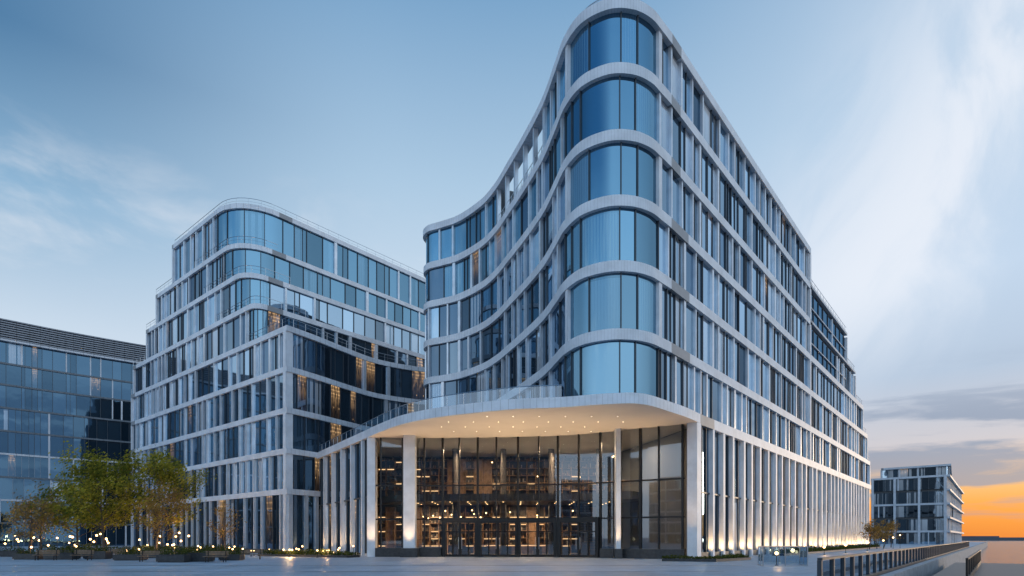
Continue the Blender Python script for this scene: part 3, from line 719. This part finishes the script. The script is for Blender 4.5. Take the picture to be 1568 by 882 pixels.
# ============================================================ LAMPS
def gardenlamp(x,y,h,power=0,r=0.13):
    m=MB(); m.tube((0,0,0),(0,0,0.05),0.12,0.12,10,0); m.tube((0,0,0.05),(0,0,h),0.03,0.025,8,0); m.ball((0,0,h+r*0.8),r,10,1)
    o=m.build('garden_lamp',[M_BLACK,M_WARM]); o.location=(x,y,0)
    if power:
        l=bpy.data.lights.new('glow','POINT'); l.energy=power; l.color=(1,0.55,0.22); l.shadow_soft_size=0.15
        lo=bpy.data.objects.new('glow',l); lo.location=(0.0,-0.3,h+0.2); lo.parent=o; S.collection.objects.link(lo)
rl=random.Random(17)
for i in range(38):
    u=rl.uniform(5,290); Y=rl.uniform(57,74); gardenlamp((u-784)/894*Y,Y,rl.uniform(0.5,2.4),260 if i%5==0 else 0,0.10)
for i in range(28):
    u=rl.uniform(300,566); Y=rl.uniform(57,64) if u>430 else rl.uniform(60,67)
    gardenlamp((u-784)/894*Y,Y,rl.uniform(0.3,1.0),140 if i%7==0 else 0,0.08)
gardenlamp(18.4,40.6,0.75,40,0.12)
for t_,h in ((22,0.8),(34,0.9),(50,1.1),(66,1.4),(78,1.9),(88,2.4)):
    x,y=fr(t_); gardenlamp(x+4.5,y-3.6,h,60,0.13)
def spot(name,loc,to,en,ang,parent,col=(1,0.66,0.34),r=0.1):
    l=bpy.data.lights.new(name,'SPOT'); l.energy=en; l.spot_size=math.radians(ang); l.spot_blend=0.8; l.color=col; l.shadow_soft_size=r
    o=bpy.data.objects.new(name,l); o.location=loc; o.rotation_euler=(Vector(to)-Vector(loc)).to_track_quat('-Z','Y').to_euler(); o.parent=parent; S.collection.objects.link(o)
for i,((x,y),(tx,ty)) in enumerate(lampsR):
    if i>0: spot('column_uplight',(x,y,0.2),(tx,ty,3.2),520,90,main,(1,0.58,0.24))
for q in (4.1,7.7,11.3,14.9,18.5):
    c,t,n=wp.at(q); spot('column_uplight',(c[0]+n[0]*1.2+t[0]*0.3,c[1]+n[1]*1.2+t[1]*0.3,0.2),(c[0],c[1],3.5),380,80,main,(1,0.58,0.24))
for x,y in ((-10.25,57.3),(9.8,53.8),(-14.3,58.6),(15.3,50.6)): spot('column_uplight',(x,y,0.3),(x,y+0.6,7),1000,55,main,(1,0.60,0.28))
for x,y in ((-6,56.0),(0,54.2),(6,52.4)): spot('soffit_uplight',(x,y,0.12),(x,y,12),2300,110,main)
for x,y,z,e in ((-4,65.2,11.7,1300),(6,65.2,11.7,1300),(-9.5,69.5,5.8,800),(1.5,69.5,5.8,800),(12,60,11.7,700)):
    l=bpy.data.lights.new('lobby_ceiling_light','AREA'); l.shape='RECTANGLE'; l.size=3; l.size_y=0.3; l.energy=e; l.color=(1,0.66,0.38)
    o=bpy.data.objects.new('lobby_ceiling_light',l); o.location=(x,y,z); o.parent=main; S.collection.objects.link(o)

# ============================================================ SKY
W=bpy.data.worlds.new('World'); S.world=W; W.use_nodes=True; t=NT(W.node_tree)
tc=t.n('ShaderNodeTexCoord'); d=t.sep(tc.outputs['Generated'])
az=t.m('ARCTAN2',d[0],d[1]); el=t.m('ARCSINE',d[2]); eln=t.m('DIVIDE',t.m('MAXIMUM',el,0.0),math.pi/2)
D=lambda a:a/90
rL=t.ramp(eln,[(0,lin((214,220,230))),(D(8),lin((216,225,237))),(D(16),lin((200,217,234))),(D(25),lin((138,178,210))),(D(34),lin((62,114,158))),(D(60),lin((60,106,152))),(1,lin((66,106,156)))])
rC=t.ramp(eln,[(0,lin((212,216,225))),(D(10),lin((214,223,235))),(D(20),lin((206,222,238))),(D(31),lin((172,201,226))),(D(43),lin((122,164,202))),(D(70),lin((84,130,178))),(1,lin((74,118,168)))])
rR=t.ramp(eln,[(0,lin((232,134,60))),(D(2.5),lin((255,168,72))),(D(4.5),lin((250,196,130))),(D(7.5),lin((206,202,208))),(D(13),lin((180,198,220))),(D(20),lin((194,214,236))),(D(32),lin((184,208,232))),(1,lin((90,134,180)))])
f1=t.mr(d[0],-0.66,-0.15); f2=t.m('MULTIPLY',t.mr(d[0],0.1,0.55),t.mr(d[1],-0.1,0.4))
sky=t.mix(f2,t.mix(f1,rL,rC),rR)
ca,sa=math.cos(math.radians(50)),math.sin(math.radians(50))
al=t.m('ADD',t.m('MULTIPLY',az,ca),t.m('MULTIPLY',el,sa)); ac=t.m('SUBTRACT',t.m('MULTIPLY',el,ca),t.m('MULTIPLY',az,sa))
nz=t.noise(t.comb(t.m('MULTIPLY',al,2.2),t.m('MULTIPLY',ac,3.4),0.3),2.0,6,0.55,0.6)
acc=math.radians(26)*ca-math.radians(33)*sa
gs=t.m('DIVIDE',t.m('ADD',t.m('SUBTRACT',ac,acc),t.m('MULTIPLY',t.m('SUBTRACT',nz,0.5),0.34)),0.13); gs=t.m('POWER',2.718,t.m('MULTIPLY',t.m('MULTIPLY',gs,gs),-1.0))
gs=t.m('MULTIPLY',gs,t.m('MULTIPLY',t.m('MULTIPLY',t.mr(el,0.14,0.38),t.mr(az,0.2,0.5)),t.mr(nz,0.34,0.62,0.25,1.0)))
sky=t.mix(t.m('MULTIPLY',gs,0.78),sky,lin((238,242,250)))
nb=t.noise(t.comb(t.m('MULTIPLY',az,2.4),t.m('MULTIPLY',el,6.0),2.9),1.6,6,0.58,0.3)
pf=t.m('MULTIPLY',t.m('MULTIPLY',t.mr(nb,0.50,0.72),t.mr(az,0.1,-0.3)),t.mr(el,0.56,0.40))
sky=t.mix(t.m('MULTIPLY',pf,0.5),sky,lin((232,235,242)))
nl=t.noise(t.comb(t.m('MULTIPLY',az,1.8),t.m('MULTIPLY',el,11.0),4.0),2.4,6,0.55,0.4)
lo=t.m('MULTIPLY',t.m('MULTIPLY',t.mr(nl,0.44,0.60),t.mr(el,0.0,0.06)),t.mr(el,0.26,0.15))
lo=t.m('MULTIPLY',lo,t.mr(d[0],0.2,0.5))
sky=t.mix(t.m('MULTIPLY',lo,0.75),sky,lin((130,150,178)))
bk=t.mr(d[1],0.35,-0.6,1.0,1.8)  # extra sky brightness behind the camera, added as fill light for the facades
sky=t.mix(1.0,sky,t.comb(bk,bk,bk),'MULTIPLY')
ns=t.n('ShaderNodeTexSky',sky_type='NISHITA'); ns.sun_disc=False; ns.sun_elevation=math.radians(5); ns.sun_rotation=math.radians(62)
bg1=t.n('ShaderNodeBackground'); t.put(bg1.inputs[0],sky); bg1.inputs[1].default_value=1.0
bg2=t.n('ShaderNodeBackground'); t.put(bg2.inputs[0],ns.outputs[0]); bg2.inputs[1].default_value=0.006
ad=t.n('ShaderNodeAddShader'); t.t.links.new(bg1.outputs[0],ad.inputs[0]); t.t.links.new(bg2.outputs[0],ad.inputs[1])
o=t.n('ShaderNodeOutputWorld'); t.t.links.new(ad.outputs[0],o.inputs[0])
sn=bpy.data.lights.new('sun','SUN'); sn.energy=0.5; sn.angle=math.radians(6); sn.color=(1,0.75,0.5)
so=bpy.data.objects.new('sun',sn); S.collection.objects.link(so)
dv=Vector((math.sin(math.radians(62)),math.cos(math.radians(62)),math.tan(math.radians(5))))
so.rotation_euler=dv.to_track_quat('Z','Y').to_euler()

# ============================================================ CAMERA
cam=bpy.data.cameras.new('camera'); co=bpy.data.objects.new('camera',cam); S.collection.objects.link(co); S.camera=co
co.location=(0,0,1.9); co.rotation_euler=(math.radians(90),0,0); cam.sensor_width=36; cam.lens=36*894/1568; cam.shift_y=383/1568; cam.clip_end=9000; cam.clip_start=0.1
S.view_settings.view_transform='Standard'; S.view_settings.look='None'; S.view_settings.exposure=0
